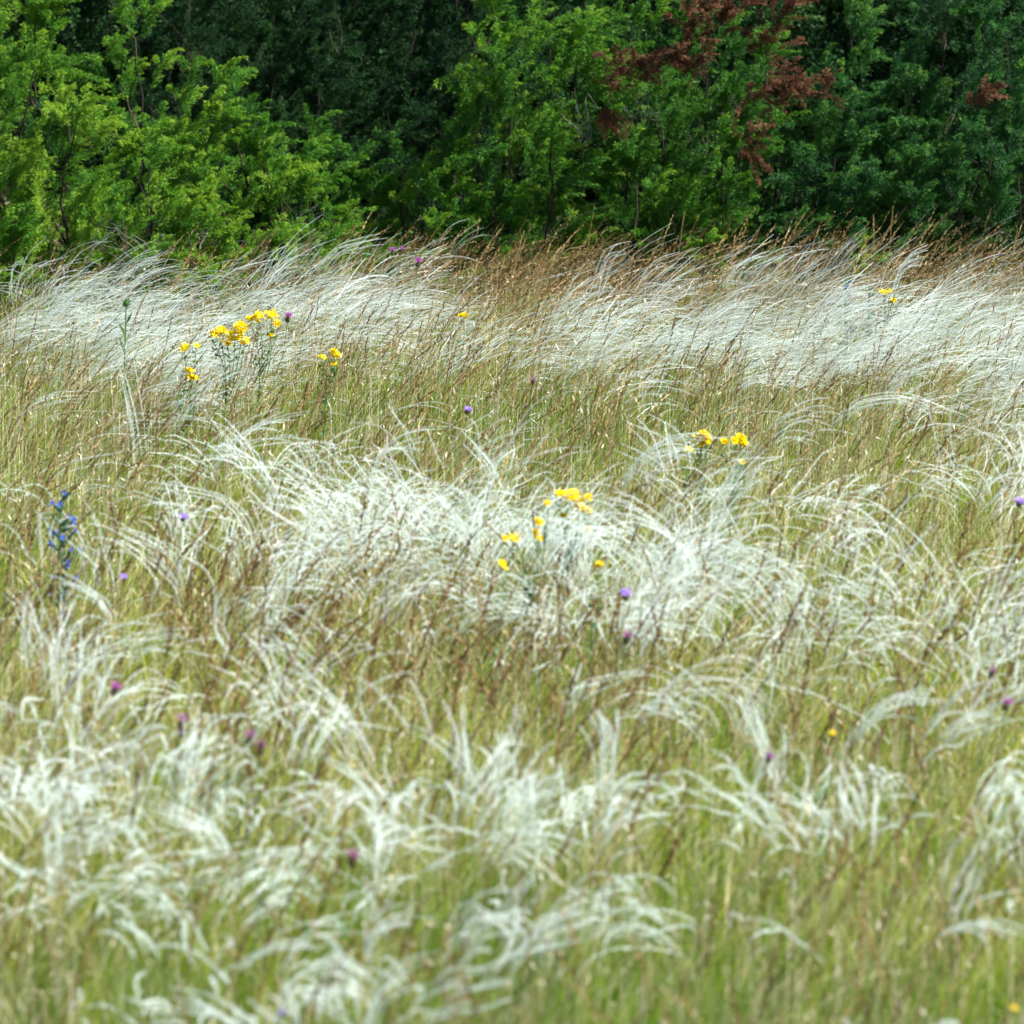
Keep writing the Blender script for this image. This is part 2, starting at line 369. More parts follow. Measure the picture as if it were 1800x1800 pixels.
def brown_grass():
    gh, gs = Geo(), Geo()
    x, y = scatter(19000)
    u, v = project(np.stack([x, y, np.full_like(x, .45)], -1))
    top = np.exp(-((v - 440) / 45) ** 2) * np.clip((u - 350) / 300, 0.25, 1) * 0.75
    mid = 0.48 * np.exp(-((v - 620) / 150) ** 2) + 0.40 * np.exp(-((v - 850) / 200) ** 2)
    near = .75 * np.exp(-((u - 750) / 480) ** 2 - ((v - 1060) / 140) ** 2)
    d = top + mid + near + 0.16 + 0.30 * np.clip((v - 850) / 150, 0, 1)
    d *= 1 - .55 * np.exp(-((u - 820) / 450) ** 2 - ((v - 720) / 80) ** 2)
    d *= 1 - 0.55 * np.clip(plume_density(u, v), 0, 1)
    d *= 1 + 0.6 * noise2(x, y, 6, 21)
    keep = rng.random(len(x)) < d * 0.55
    x, y, u, v = x[keep], y[keep], u[keep], v[keep]; N = len(x)
    near = np.clip((v - 800) / 300, 0, 1)
    L = rng.uniform(0.34, 0.57, N) + 0.04 * np.exp(-((v - 440) / 50) ** 2)
    az = rng.normal(0, 0.55, N) + np.where(rng.random(N) < .3 * near, PI, 0)
    th1 = rng.uniform(0.15, 1.35, N) * (1 - 0.25 * near) + .35 * (v < 530)
    P = bend_paths(x, y, L, rng.uniform(0, 0.2, N), th1, az, 12, 1.5)
    ribbons(gs, P[:, :9], np.full((N, 9), 0.0007), rng.uniform(0, 1, N))
    tint = np.clip(rng.uniform(0.0, 0.9, N) - 0.10 * near + 0.15 * noise2(x, y, 5, 2), 0, 1)
    bigm = (near > .2) & (rng.random(N) < .5)
    seed_head(gh, P[~bigm][:, 8:], 26, 0.0125, 0.0019, tint[~bigm], 0.32)
    seed_head(gh, P[bigm][:, 7:], 34, 0.0140, 0.0027, tint[bigm] * .55, 0.36)
    print('brown', N)
    o = gh.build('brown_grass_heads', M['brown']); tag(o, 'narrow brown grass seed heads leaning right with the wind', 'grass', kind='stuff')
    o = gs.build('brown_grass_stems', M['stalk']); tag(o, 'thin olive stems under the brown seed heads', 'grass', kind='stuff')
    # open, fine panicles against the hedge foot
    g = Geo(); x, y = scatter(9000, 17.5)
    u, v = project(np.stack([x, y, np.full_like(x, .48)], -1))
    keep = rng.random(len(x)) < np.exp(-((v - 445) / 40) ** 2) * np.clip((u - 250) / 400, .15, .8) * .4
    x, y = x[keep], y[keep]; N = len(x)
    P = bend_paths(x, y, rng.uniform(.42, .58, N), rng.uniform(0, .2, N), rng.uniform(.7, 1.5, N), rng.normal(0, .4, N), 12, 1.6)
    ribbons(g, P, np.full((N, 12), .0005), rng.uniform(.2, .8, N))
    s = rng.uniform(.62, 1, (N, 16)); Q, T = sample(P, s)
    Nn = perp(T, rng.uniform(0, 2 * PI, (N, 16))); D = nrm(T + Nn * rng.uniform(.2, .8, (N, 16, 1)))
    L = rng.uniform(.012, .035, (N, 16))
    spikes(g, Q, D, nrm(np.cross(D, rng.normal(0, 1, (N, 16, 3)))), L, np.full((N, 16), .0006), np.repeat(rng.uniform(.3, .9, (N, 1)), 16, 1))
    E = Q + D * L[..., None]
    diamonds(g, E, D, nrm(np.cross(D, rng.normal(0, 1, (N, 16, 3)))), np.full((N, 16), .007), np.full((N, 16), .0014), np.repeat(rng.uniform(.3, .9, (N, 1)), 16, 1), .4)
    o = g.build('hair_grass_panicles', M['brown']); tag(o, 'loose tawny grass panicles along the foot of the juniper hedge', 'grass', kind='stuff')

def straw():
    g = Geo(); x, y = scatter(21000); N = len(x)
    z = rng.uniform(0.12, 0.38, N)
    O = np.stack([x, y, z], -1)
    th = rng.uniform(0.2, 1.3, N); az = rng.normal(0, 1.0, N) + np.where(rng.random(N) < .4, PI, 0)
    D = np.stack([np.sin(th) * np.cos(az), np.sin(th) * np.sin(az), np.cos(th)], -1)
    S = nrm(np.cross(D, rng.normal(0, 1, (N, 3))))
    diamonds(g, O, D, S, rng.uniform(.010, .034, N), rng.uniform(.0008, .0024, N), rng.random(N), .3)
    P = np.stack([np.stack([x - D[:, 0] * .05, y, z * 0], -1), np.stack([x - D[:, 0] * .01, y, z * .6], -1), O], 1)
    ribbons(g, P, np.full((N, 3), .0005), rng.random(N))
    o = g.build('dry_husks', M['straw']); tag(o, 'cream dry husks and dead leaves scattered low in the meadow', 'grass', kind='stuff')

# ------------------------------------------------------------------ naming
def tag(o, label=None, cat=None, group=None, kind=None):
    if label: o['label'] = label
    if cat: o['category'] = cat
    if group: o['group'] = group
    if kind: o['kind'] = kind
    return o
def thing(name, loc, label, cat, group=None):
    e = bpy.data.objects.new(name, None); e.empty_display_size = 0.05; COL.objects.link(e)
    e.location = [float(c) for c in loc]
    return tag(e, label, cat, group)

# ------------------------------------------------------------------ junipers
def fingers(g, O, D, L, R, shoots, needles, nl, nw, base_tint, bend=(0.24, 0, -0.20)):
    """dense cylindrical sprays: short needled shoots packed round an axis that nods at its tip"""
    N = len(O); B = np.asarray(bend, float)
    t = (np.arange(shoots)[None] + rng.random((N, shoots))) / shoots
    C0 = O[:, None] + D[:, None] * (L[:, None] * t)[..., None] + B * (L[:, None] * t ** 3)[..., None]
    T = nrm(D[:, None] + B * (3 * t ** 2)[..., None])
    side = perp(T, rng.uniform(0, 2 * PI, (N, shoots)))
    knob = 1 + 0.22 * np.sin(t * rng.uniform(9, 16, (N, 1)) + rng.uniform(0, 6, (N, 1)))
    rr = R[:, None] * (np.clip(1 - t ** 2, 0, 1) * .72 + .38) * 1.15 * np.clip(t * 3 + .45, 0, 1) * knob
    fwd = rng.uniform(.7, 1.7, (N, shoots)) + 2.2 * np.clip(t - .7, 0, 1)
    d = nrm(side + T * fwd[..., None] + np.array([0, 0, .22]))
    ls = rr * rng.uniform(.75, 1.25, (N, shoots))
    lead = rng.random((N, shoots)) < .05; ls = np.where(lead, ls * 1.7, ls)
    tint = (base_tint[:, None] + rng.normal(0, .08, (N, shoots)) - .17 + .40 * t ** 2 + .18 * lead).ravel()  # young tips paler; highlights and dark gaps also heightened in this tint
    Q0 = C0.reshape(-1, 3); d = d.reshape(-1, 3); ls = ls.ravel(); NS = len(Q0)
    s = .15 + .85 * (np.arange(needles)[None] + rng.random((NS, needles))) / needles
    C = np.array([0.16, 0, -0.22])
    Q = Q0[:, None] + d[:, None] * (ls[:, None] * s)[..., None] + C * (ls[:, None] * s ** 2)[..., None]
    Tq = nrm(d[:, None] + C * 2 * s[..., None])
    Nq = perp(Tq, rng.uniform(0, 2 * PI, (NS, needles)))
    a = rng.uniform(0.4, 1.1, (NS, needles))[..., None]
    Dn = nrm(Tq * np.cos(a) + Nq * np.sin(a))
    S = nrm(np.cross(Dn, rng.normal(0, 1, (NS, needles, 3))))
    ln = nl * rng.uniform(.7, 1.2, (NS, needles)) * (1 - 0.3 * s)
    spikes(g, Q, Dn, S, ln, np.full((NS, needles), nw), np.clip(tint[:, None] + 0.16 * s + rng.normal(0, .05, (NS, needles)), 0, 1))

def foliage(g, O, D, L, dense, needles, nl, nw, tint, size=1.0, sides=3, bend=(0.24, 0, -0.20)):
    """a main spray and a few side sprays each"""
    B = np.asarray(bend, float)
    R = rng.uniform(.020, .034, len(O)) * size
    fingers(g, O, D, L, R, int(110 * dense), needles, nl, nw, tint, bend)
    for k in range(sides):
        t = rng.uniform(.25, .8, len(O))
        P = O + D * (L * t)[:, None] + B * (L * t ** 3)[:, None]
        N2 = perp(D, rng.uniform(0, 2 * PI, len(O)))
        D2 = nrm(D * rng.uniform(.5, 1.1, (len(O), 1)) + N2 + np.array([0, 0, .35]))
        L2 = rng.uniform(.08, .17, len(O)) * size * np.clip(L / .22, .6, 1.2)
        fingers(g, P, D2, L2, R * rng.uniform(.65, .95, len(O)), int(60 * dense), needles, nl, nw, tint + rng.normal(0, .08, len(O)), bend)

def tower_branchlets(bx, by, tx, ty, h, R, dens, zmin=0.06, lmin=.17):
    """branchlets all round a leaning spire"""
    area = 2 * PI * R * h * 0.75
    n = int(area * dens)
    zz = rng.uniform(0, 1, n) ** 1.05
    r = R * (1 - zz ** 1.7) ** 0.75 * np.clip(0.70 + 1.5 * zz, 0, 1) + 0.03
    az = rng.uniform(0, 2 * PI, n)
    lump = 1 + 0.36 * np.sin(az * 3 + bx * 7 + zz * 9) + 0.26 * np.sin(az * 5 + zz * 19 + by)
    keepl = rng.random(n) < np.clip((lump - .45) * 1.6, .12, 1)
    r = r * lump
    L = np.clip(r * rng.uniform(.8, 1.25, n), lmin, .46)
    el = rng.uniform(0.45, 1.25, n) + 0.25 * zz
    D = np.stack([np.cos(az) * np.cos(el), np.sin(az) * np.cos(el), np.sin(el)], -1)
    ax = np.stack([bx + (tx - bx) * zz, by + (ty - by) * zz, zmin + (h - zmin) * zz], -1)
    inner = np.clip(r - L * np.cos(el), 0.0, None)
    O = ax + np.stack([np.cos(az), np.sin(az), 0 * az], -1) * inner[:, None]
    O[:, 2] -= L * np.sin(el) * 0.72
    O[:, 2] = np.maximum(O[:, 2], 0.04)
    return O[keepl], D[keepl], L[keepl]

def shrub(label, Y, towers, mat, dens=36, dense=.9, needles=14, nl=.0105, nw=.0009, tint=0.4, dead=(), grey=(), size=1.0, group='juniper shrubs in the hedge'):
    """towers: (u_top, v_top, dy, R, lean)"""
    pts = []
    for (u, v, dy, R, lean) in towers:
        T = at_y(u, v, Y + dy); pts.append((T[0] - lean, Y + dy, T[0], Y + dy, T[2], R))
    c = np.array([np.mean([p[0] for p in pts]), Y + 0.1, 0.0])
    root = thing('juniper_shrub', c, label, 'shrub', group)
    g = Geo()
    trunk = Geo()
    hh = max(p[4] for p in pts)
    K = 8; s = np.linspace(0, 1, K)
    tp = np.stack([c[0] + 0.05 * np.sin(s * 4), c[1] + .04 * np.sin(s * 5 + 1), s * hh * 0.36], -1)[None]
    tubes(trunk, tp, np.linspace(.035, .010, K)[None], 0.1, 8)
    trunk.build('trunk', M['bark'], root, c, True)
    for (bx, by, tx, ty, h, R) in pts:
        O, D, L = tower_branchlets(bx, by, tx, ty, h, R, dens)
        tt = tint + rng.normal(0, .10) + rng.normal(0, .13, len(O))
        foliage(g, O, D, L, dense, needles, nl, nw, tt, size=size)
        # limb up the middle of the spire, with twigs to the branchlets
        b = Geo(); st = np.array([c[0], c[1], 0.08])
        p = st + (np.array([tx, ty, h * .8]) - st) * s[:, None] ; p[:, 0] += (bx - st[0]) * .5 * np.sin(s * PI); p[:, 1] += (by - st[1]) * .5 * np.sin(s * PI)
        p[1:-1] += rng.normal(0, .012, (K - 2, 3))
        tubes(b, p[None], np.linspace(.012, .002, K)[None], 0.2, 6)
        m = rng.random(len(O)) < 0.3
        ax = np.stack([bx + (tx - bx) * O[m, 2] / h, by + (ty - by) * O[m, 2] / h, np.maximum(O[m, 2] - .1, .05)], -1)
        e = O[m] + D[m] * (L[m] * .5)[:, None]
        tw = np.stack([ax, O[m] * .8 + ax * .2 , e], 1)
        tubes(b, tw, np.repeat(np.array([[.0035, .0028, .0012]]), len(tw), 0), rng.random(1)[0], 4)
        b.build('branch', M['bark'], root, c)
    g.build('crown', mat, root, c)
    for (u0, v0, u1, v1, dy, rad) in dead:
        A = at_y(u0, v0, Y + dy); B = at_y(u1, v1, Y + dy); n = max(8, int(np.linalg.norm(B - A) * 125 * rad / .06))
        d = Geo(); f = rng.random(n)
        O = A + (B - A) * f[:, None] + rng.normal(0, rad * .42, (n, 3)) * np.array([1, 1.0, 1])
        ax = nrm((B - A)[None]); D = nrm(ax * rng.uniform(.2, 1, (n, 1)) + rng.normal(0, .6, (n, 3)) + np.array([.1, -.2, .35]))
        foliage(d, O, D, rng.uniform(.06, .14, n), .45, 8, .0095, .0012, rng.uniform(.0, .7, n), .62, 1)
        q = A + (B - A) * np.linspace(-.25, 1, 6)[:, None]
        o = d.build('dead_branch', M['dead'], root, c); tag(o, 'dead branch with rust brown needles')
    for (u0, v0, u1, v1, dy) in grey:
        A = at_y(u0, v0, Y + dy); B = at_y(u1, v1, Y + dy)
        n = 7; d = Geo(); k = np.linspace(0, 1, 7)
        P = []
        for i in range(n):
            e = B + rng.normal(0, .045, 3); a = A + rng.normal(0, .02, 3)
            w = rng.normal(0, .03, 3)
            P.append(a + (e - a) * k[:, None] + w * np.sin(k * PI)[:, None] + rng.normal(0, .004, (7, 3)))
        P = np.array(P)
        tubes(d, P, np.repeat(np.linspace(.0020, .0004, 7)[None], n, 0), .5, 4)
        o = d.build('bare_twig', M['greywood'], root, c); tag(o, 'bare grey dead twigs')
    return root

def hedge():
    J, JC, JD = M['juniper'], M['juniper_cool_shade'], M['juniper_shade']
    shrub('bright yellow green juniper shrub at the left edge, sloping down to the grass', 20.75,
          [(-60, -120, .25, .36, 0), (10, 60, .35, .3, 0), (-50, 330, -.3, .2, 0), (-20, 420, -.4, .13, 0), (0, 250, -.1, .25, 0), (60, -20, .05, .28, 0), (235, -25, .2, .30, -.05), (335, 72, .1, .22, -.12), (120, 150, -.2, .30, 0),
           (400, 118, .25, .17, -.06), (455, 190, .1, .18, -.14), (250, 190, -.15, .26, -.05), (380, 250, -.15, .24, -.05), (485, 262, .0, .17, -.12),
           (555, 300, .1, .14, -.08), (20, 380, -.38, .15, 0), (100, 340, -.3, .17, 0), (215, 340, -.38, .20, 0), (330, 350, -.35, .2, 0), (440, 345, -.25, .18, 0), (560, 385, -.15, .13, -.04), (510, 330, -.15, .16, -.04)],
          J, tint=.58, grey=[(150, 450, 200, 395, -.42), (270, 465, 170, 420, -.42)])
    shrub('low olive green juniper shrub with one bent spire, right of the brightest shrub', 21.1,
          [(550, 192, .0, .11, .06), (600, 268, .0, .17, 0), (655, 300, .05, .17, 0), (700, 330, .0, .17, 0), (620, 345, -.15, .18, 0), (560, 300, .1, .14, 0), (730, 375, -.2, .15, 0), (650, 395, -.25, .14, 0)],
          J, tint=.42)
    shrub('big bright green juniper shrub in the middle with knobbly upright spires', 21.1,
          [(880, -60, .15, .30, 0), (960, -140, .3, .34, 0), (715, 190, -.05, .12, 0), (800, 215, -.05, .17, 0), (900, 110, -.1, .22, 0), (840, 160, .0, .2, 0), (1010, 20, .1, .26, 0), (965, 180, -.2, .2, 0),
           (760, 290, -.12, .2, 0), (870, 300, -.25, .2, 0), (960, 330, -.05, .19, 0), (1050, 320, .05, .2, 0)],
          J, tint=.44, dead=[(1050, 130, 1120, 110, -.25, .05)], grey=[(1040, 240, 1030, 190, -.30)])
    shrub('tall juniper shrub with rust brown dead branches among the green', 21.15,
          [(1130, -40, .2, .26, 0), (1240, -90, .3, .3, 0), (1300, 90, -.1, .17, .1), (1110, 110, -.1, .17, 0), (1165, 150, -.1, .18, 0), (1270, 200, -.15, .2, 0), (1200, 280, -.3, .17, 0),
           (1120, 252, -.40, .12, 0), (1180, 290, -.42, .11, -.05), (1250, 340, -.0, .2, 0), (1350, 60, .1, .2, .05)],
          J, tint=.32, dead=[(1200, 140, 1230, -10, -.42, .06), (1250, 70, 1300, 5, -.40, .045), (1330, 95, 1395, -15, -.36, .045), (1310, 175, 1455, 165, -.42, .028), (1345, 160, 1420, 135, -.42, .035), (1320, 240, 1325, 270, -.42, .035), (1105, 120, 1150, 110, -.33, .05), (1062, 185, 1070, 205, -.4, .025)],
          grey=[(1125, 200, 1130, 160, -.36)])
    shrub('cool green juniper shrub, toned down for shade, right of the rusty branches, with a pointed spire', 21.3,
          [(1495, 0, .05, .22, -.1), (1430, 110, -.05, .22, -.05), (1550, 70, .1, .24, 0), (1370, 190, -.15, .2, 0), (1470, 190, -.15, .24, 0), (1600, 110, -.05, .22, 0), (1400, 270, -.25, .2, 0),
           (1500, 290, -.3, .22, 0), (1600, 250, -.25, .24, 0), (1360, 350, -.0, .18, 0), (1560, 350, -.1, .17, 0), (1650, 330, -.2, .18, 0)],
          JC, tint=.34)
    shrub('blue green juniper shrub, toned dark for shade, at the right edge with one small rusty sprig', 21.2,
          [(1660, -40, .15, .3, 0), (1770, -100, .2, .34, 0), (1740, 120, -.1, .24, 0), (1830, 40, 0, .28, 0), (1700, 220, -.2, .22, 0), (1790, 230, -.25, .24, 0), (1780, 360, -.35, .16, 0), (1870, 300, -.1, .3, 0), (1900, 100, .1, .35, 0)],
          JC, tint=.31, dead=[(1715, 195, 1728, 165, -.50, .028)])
    # the second row, taller; shade of the first is put into its needle colour
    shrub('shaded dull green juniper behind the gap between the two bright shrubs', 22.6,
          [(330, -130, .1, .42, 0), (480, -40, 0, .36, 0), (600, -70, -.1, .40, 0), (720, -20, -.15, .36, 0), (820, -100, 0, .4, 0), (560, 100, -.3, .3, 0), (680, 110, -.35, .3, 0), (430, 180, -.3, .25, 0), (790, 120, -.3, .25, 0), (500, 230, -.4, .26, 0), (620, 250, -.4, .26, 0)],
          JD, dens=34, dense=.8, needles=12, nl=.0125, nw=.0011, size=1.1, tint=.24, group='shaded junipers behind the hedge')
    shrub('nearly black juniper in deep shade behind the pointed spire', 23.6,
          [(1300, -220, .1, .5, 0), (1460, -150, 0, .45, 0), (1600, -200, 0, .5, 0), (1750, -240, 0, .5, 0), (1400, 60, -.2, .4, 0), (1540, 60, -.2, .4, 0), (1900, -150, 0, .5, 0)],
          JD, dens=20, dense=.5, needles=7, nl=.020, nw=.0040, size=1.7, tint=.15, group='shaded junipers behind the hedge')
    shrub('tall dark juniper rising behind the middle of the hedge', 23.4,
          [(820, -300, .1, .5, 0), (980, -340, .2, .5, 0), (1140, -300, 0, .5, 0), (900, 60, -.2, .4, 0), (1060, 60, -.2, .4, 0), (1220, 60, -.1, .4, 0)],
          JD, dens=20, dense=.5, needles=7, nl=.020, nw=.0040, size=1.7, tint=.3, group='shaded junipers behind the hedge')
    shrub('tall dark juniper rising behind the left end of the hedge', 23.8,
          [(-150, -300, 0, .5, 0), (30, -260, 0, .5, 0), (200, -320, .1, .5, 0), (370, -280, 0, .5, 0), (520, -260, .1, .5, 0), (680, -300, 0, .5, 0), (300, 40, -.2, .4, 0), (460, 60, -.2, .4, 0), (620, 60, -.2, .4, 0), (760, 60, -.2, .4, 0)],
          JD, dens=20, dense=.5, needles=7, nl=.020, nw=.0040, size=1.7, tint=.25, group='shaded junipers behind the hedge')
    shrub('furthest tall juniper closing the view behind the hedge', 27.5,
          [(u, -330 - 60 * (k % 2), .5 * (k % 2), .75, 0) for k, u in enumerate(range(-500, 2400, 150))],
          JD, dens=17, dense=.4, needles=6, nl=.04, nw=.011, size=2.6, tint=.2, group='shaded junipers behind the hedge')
    # juniper seedlings poking through the grass at the hedge foot
    for (u, v, Y, r, lab) in [(372, 468, 20.1, .09, 'small fresh green juniper seedling in the white plumes below the leftmost shrub'),
                              (20, 455, 20.15, .12, 'small juniper seedling at the left edge behind the first plumes'),
                              (745, 435, 20.6, .09, 'pale green juniper seedling beside the magenta thistles'),
                              (1240, 405, 20.6, .13, 'leafy green seedling at the hedge foot under the rusty shrub'),
                              (1522, 408, 20.6, .08, 'upright light green seedling at the hedge foot on the right')]:
        T = at_y(u, v, Y); root = thing('juniper_seedling', (T[0], Y, 0), lab, 'seedling', 'juniper seedlings at the hedge foot')
        g = Geo(); O, D, L = tower_branchlets(T[0], Y, T[0], Y, T[2], r, 260, lmin=.08)
        L = L * .6
        foliage(g, O, D, L, .6, 9, .010, .0013, np.full(len(O), .7), .6, 2)
        g.build('crown', J, root, (T[0], Y, 0))
        b = Geo(); tubes(b, np.array([[[T[0], Y, 0], [T[0], Y, T[2] * .5], [T[0] + .01, Y, T[2] * .95]]]), np.array([[.006, .004, .0015]]), .5, 6)
        b.build('stem', M['bark'], root, (T[0], Y, 0), True)

# ------------------------------------------------------------------ flowering herbs
def local_flower(kind):
    """prototype meshes, at origin, facing +Z"""
    g = Geo()
    if kind == 'yellow':
        for k in range(5):
            a = 2 * PI * k / 5; d = np.array([math.cos(a), math.sin(a), .35]); d /= np.linalg.norm(d); s = np.array([-math.sin(a + .25), math.cos(a + .25), .15])
            V = [d * .001, d * .006 + s * .0042, d * .011 + s * .0040, d * .0135, d * .011 - s * .0032, d * .006 - s * .0035]
            g.add(V, [[0, 1, 2, 3], [0, 3, 4, 5]], .2 + .16 * k)
    if kind == 'stamens':
        n = 26; a = rng.uniform(0, 2 * PI, n); r = rng.uniform(.1, .7, n)
        D = nrm(np.stack([np.cos(a) * r, np.sin(a) * r, np.ones(n)], -1)); S = nrm(np.cross(D, rng.normal(0, 1, (n, 3))))
        diamonds(g, np.zeros((n, 3)), D, S, np.full(n, .008), np.full(n, .0006), rng.random(n))
    if kind == 'blue':
        for k in range(5):
            a = 2 * PI * k / 5; d = np.array([math.cos(a) * .65, math.sin(a) * .65, .9]); s = np.array([-math.sin(a), math.cos(a), 0]); o = np.array([math.cos(a), math.sin(a), 0]) * .0012
            V = [o - s * .001, o + s * .001, o + d * .009 + s * .0038, o + d * .0125, o + d * .009 - s * .0038]
            g.add(V, [[0, 1, 2, 3, 4]], .2 + .18 * k)
    if kind in ('pink', 'mauve'):
        n = 110; a = rng.uniform(0, 2 * PI, n); r = rng.uniform(0, 1.25, n)
        D = nrm(np.stack([np.cos(a) * r, np.sin(a) * r, np.ones(n)], -1)); S = nrm(np.cross(D, rng.normal(0, 1, (n, 3))))
        O = D * .003
        diamonds(g, O, D, S, rng.uniform(.010, .016, n), np.full(n, .0009), rng.random(n))
    if kind == 'lilac':
        n = 46; a = rng.uniform(0, 2 * PI, n); r = rng.uniform(.4, 2.6, n)
        D = nrm(np.stack([np.cos(a) * r, np.sin(a) * r, np.ones(n) * .6], -1)); S = nrm(np.cross(D, rng.normal(0, 1, (n, 3))))
        diamonds(g, D * .001, D, S, rng.uniform(.009, .0155, n), np.full(n, .0028), rng.random(n), .3)
    if kind == 'involucre':
        K = 7; z = np.linspace(-.012, .004, K); r = np.array([.0015, .005, .0066, .0068, .006, .0048, .0035])
        tubes(g, np.stack([0 * z, 0 * z, z], -1)[None], r[None], .4, 9)
        n = 60; a = rng.uniform(0, 2 * PI, n); zz = rng.uniform(-.011, .003, n)
        O = np.stack([np.cos(a) * .0062, np.sin(a) * .0062, zz], -1); D = nrm(np.stack([np.cos(a) * .5, np.sin(a) * .5, np.ones(n)], -1)); S = np.stack([-np.sin(a), np.cos(a), 0 * a], -1)
        diamonds(g, O, D, S, np.full(n, .0045), np.full(n, .0011), rng.random(n))
    return g

PROTO = {}
def place(kind, name, mat, parent, loc, scale=1.0, face=None, tilt=.5):
    """one flower / head as a part; mesh data shared between copies"""
    key = (kind, name)
    if key not in PROTO: PROTO[key] = local_flower(kind).build(name, mat, parent, np.zeros(3)); o = PROTO[key]
    else:
        o = PROTO[key].copy(); COL.objects.link(o); o.parent = parent
        for k in list(o.keys()): del o[k]
    f = Vector(face if face is not None else (rng.normal(.15, tilt), rng.normal(-.45, tilt), 1)).normalized()
    q = f.to_track_quat('Z', 'Y')
    o.rotation_mode = 'QUATERNION'; from mathutils import Quaternion
    o.rotation_quaternion = q @ Quaternion((0, 0, 1), float(rng.uniform(0, 6.28)))
    o.location = Vector([float(c) for c in loc]); o.scale = (scale,) * 3
    return o, f

def st_johns_wort(u, v, z, heads, label, w=.05, dim=1.0):
    """heads: list of (u,v) pixel spots of flower clusters with count; the plant stands below their mean"""
    top = at_z(u, v, z); base = np.array([top[0] - .03, top[1] + .0, 0.])
    root = thing('yellow_flower_plant', base, label, 'flower', 'yellow flowering herbs in the meadow')
    stem, leaf = Geo(), Geo()
    fork = base + np.array([.015, 0, z * .72])
    s = np.linspace(0, 1, 6)[:, None]
    tubes(stem, (base + (fork - base) * s)[None], np.linspace(.0022, .0017, 6)[None], .4, 6)
    n = 46; f = rng.random(n); P = base + (fork - base) * f[:, None]
    ends = []
    for (hu, hv, cnt, rad) in heads:
        E = at_y(hu, hv, top[1] + rng.normal(0, .012)); ends.append((E, cnt, rad))
        st0 = base + (fork - base) * rng.uniform(.7, 1)
        k = np.linspace(0, 1, 6)[:, None]
        p = st0 + (E - np.array([0, 0, .012]) - st0) * k; p[:, 0] += .01 * np.sin(k[:, 0] * PI)
        tubes(stem, p[None], np.linspace(.0016, .0009, 6)[None], .5, 5)
        P = np.concatenate([P, p[0] + (p[-1] - p[0]) * rng.random((14, 1))])
    a = rng.uniform(0, 2 * PI, len(P)); D = nrm(np.stack([np.cos(a), np.sin(a), rng.uniform(.2, .9, len(P))], -1)); S = nrm(np.cross(D, np.array([0, 0, 1.]) + rng.normal(0, .3, (len(P), 3))))
    diamonds(leaf, P, D, S, rng.uniform(.014, .026, len(P)), rng.uniform(.003, .005, len(P)), rng.random(len(P)), .3)
    stem.build('stem', M['leaf'], root, base, True); leaf.build('leaves', M['leaf'], root, base)
    for E, cnt, rad in ends:
        for i in range(int(cnt * 1.5 + .5)):
            r = rad * 1.15 * math.sqrt(rng.random()); a = rng.uniform(0, 2 * PI)
            L = E - base + np.array([math.cos(a) * r, rng.normal(0, rad * .6), math.sin(a) * r * .75])
            o, f_ = place('yellow', 'flower', M['yellow'], root, L, dim * rng.uniform(.7, 1.0))
            place('stamens', 'stamens', M['stamen'], o, (0, 0, 0), 1, (0, 0, 1))
    return root

def bugloss(u, v0, v1, label, nfl=18, z=.52, scale=1.0):
    top = at_z(u, v0, z); base = np.array([top[0] + .01, top[1], 0.])
    root = thing('blue_flower_spike', base, label, 'flower', 'blue flowering spikes')
    stem, leaf = Geo(), Geo()
    s = np.linspace(0, 1, 10)[:, None]; ax = base + (top - base) * s; ax[:, 0] += .006 * np.sin(s[:, 0] * 6)
    tubes(stem, ax[None], np.linspace(.0045, .0022, 10)[None], .4, 7)
    fl = []
    for i in range(nfl):
        f = .48 + .52 * (i / (nfl - 1)) ** .9
        f = min(1., f + rng.normal(0, .018)); p0 = base + (top - base) * f; side = -1 if rng.random() < .5 else 1; az = rng.normal(0 if side > 0 else PI, .7)
        L = (.045 - .022 * (f - .48) / .52) * scale * rng.uniform(.65, 1.2)
        k = np.linspace(0, 1, 5)[:, None]; d = np.array([math.cos(az), math.sin(az), 0])
        p = p0 + d * L * k + np.array([0, 0, L * .9]) * k ** 1.2
        tubes(stem, p[None], np.array([[.003, .0034, .0036, .0036, .002]]) * scale, .5, 6)
        n = 14; kk = rng.random((n, 1)); Q = p0 + d * L * kk + np.array([0, 0, L * .9]) * kk ** 1.2
        D = nrm(rng.normal(0, 1, (n, 3)) + np.array([0, 0, .8])); diamonds(leaf, Q, D, nrm(np.cross(D, rng.normal(0, 1, (n, 3)))), np.full(n, .012), np.full(n, .0013), rng.random(n), .2)
        fl.append((p[-1] - base, d))
    n = 90; f = rng.uniform(.05, .97, n)[:, None]; Q = base + (top - base) * f; a = rng.uniform(0, 2 * PI, n)
    D = nrm(np.stack([np.cos(a), np.sin(a), np.full(n, .9)], -1)); diamonds(leaf, Q, D, nrm(np.cross(D, np.array([0, 0, 1.]))), rng.uniform(.03, .06, n) * (1.3 - f[:, 0]), np.full(n, .0030), rng.random(n), .3)
    stem.build('stem', M['bluegreen'], root, base, True); leaf.build('leaves', M['bluegreen'], root, base)
    for L, d in fl:
        if rng.random() < .25: continue
        place('blue', 'flower', M['blue'], root, L, .85 * scale * rng.uniform(.7, 1.1), (d[0] * .8, -.7 + d[1] * .4, .8))
        if rng.random() < .2: place('blue', 'flower', M['blue'], root, L + np.array([d[0] * .008 * -1, -.004, -.008]), .75 * scale, (d[0], -.8, .5))
    return root

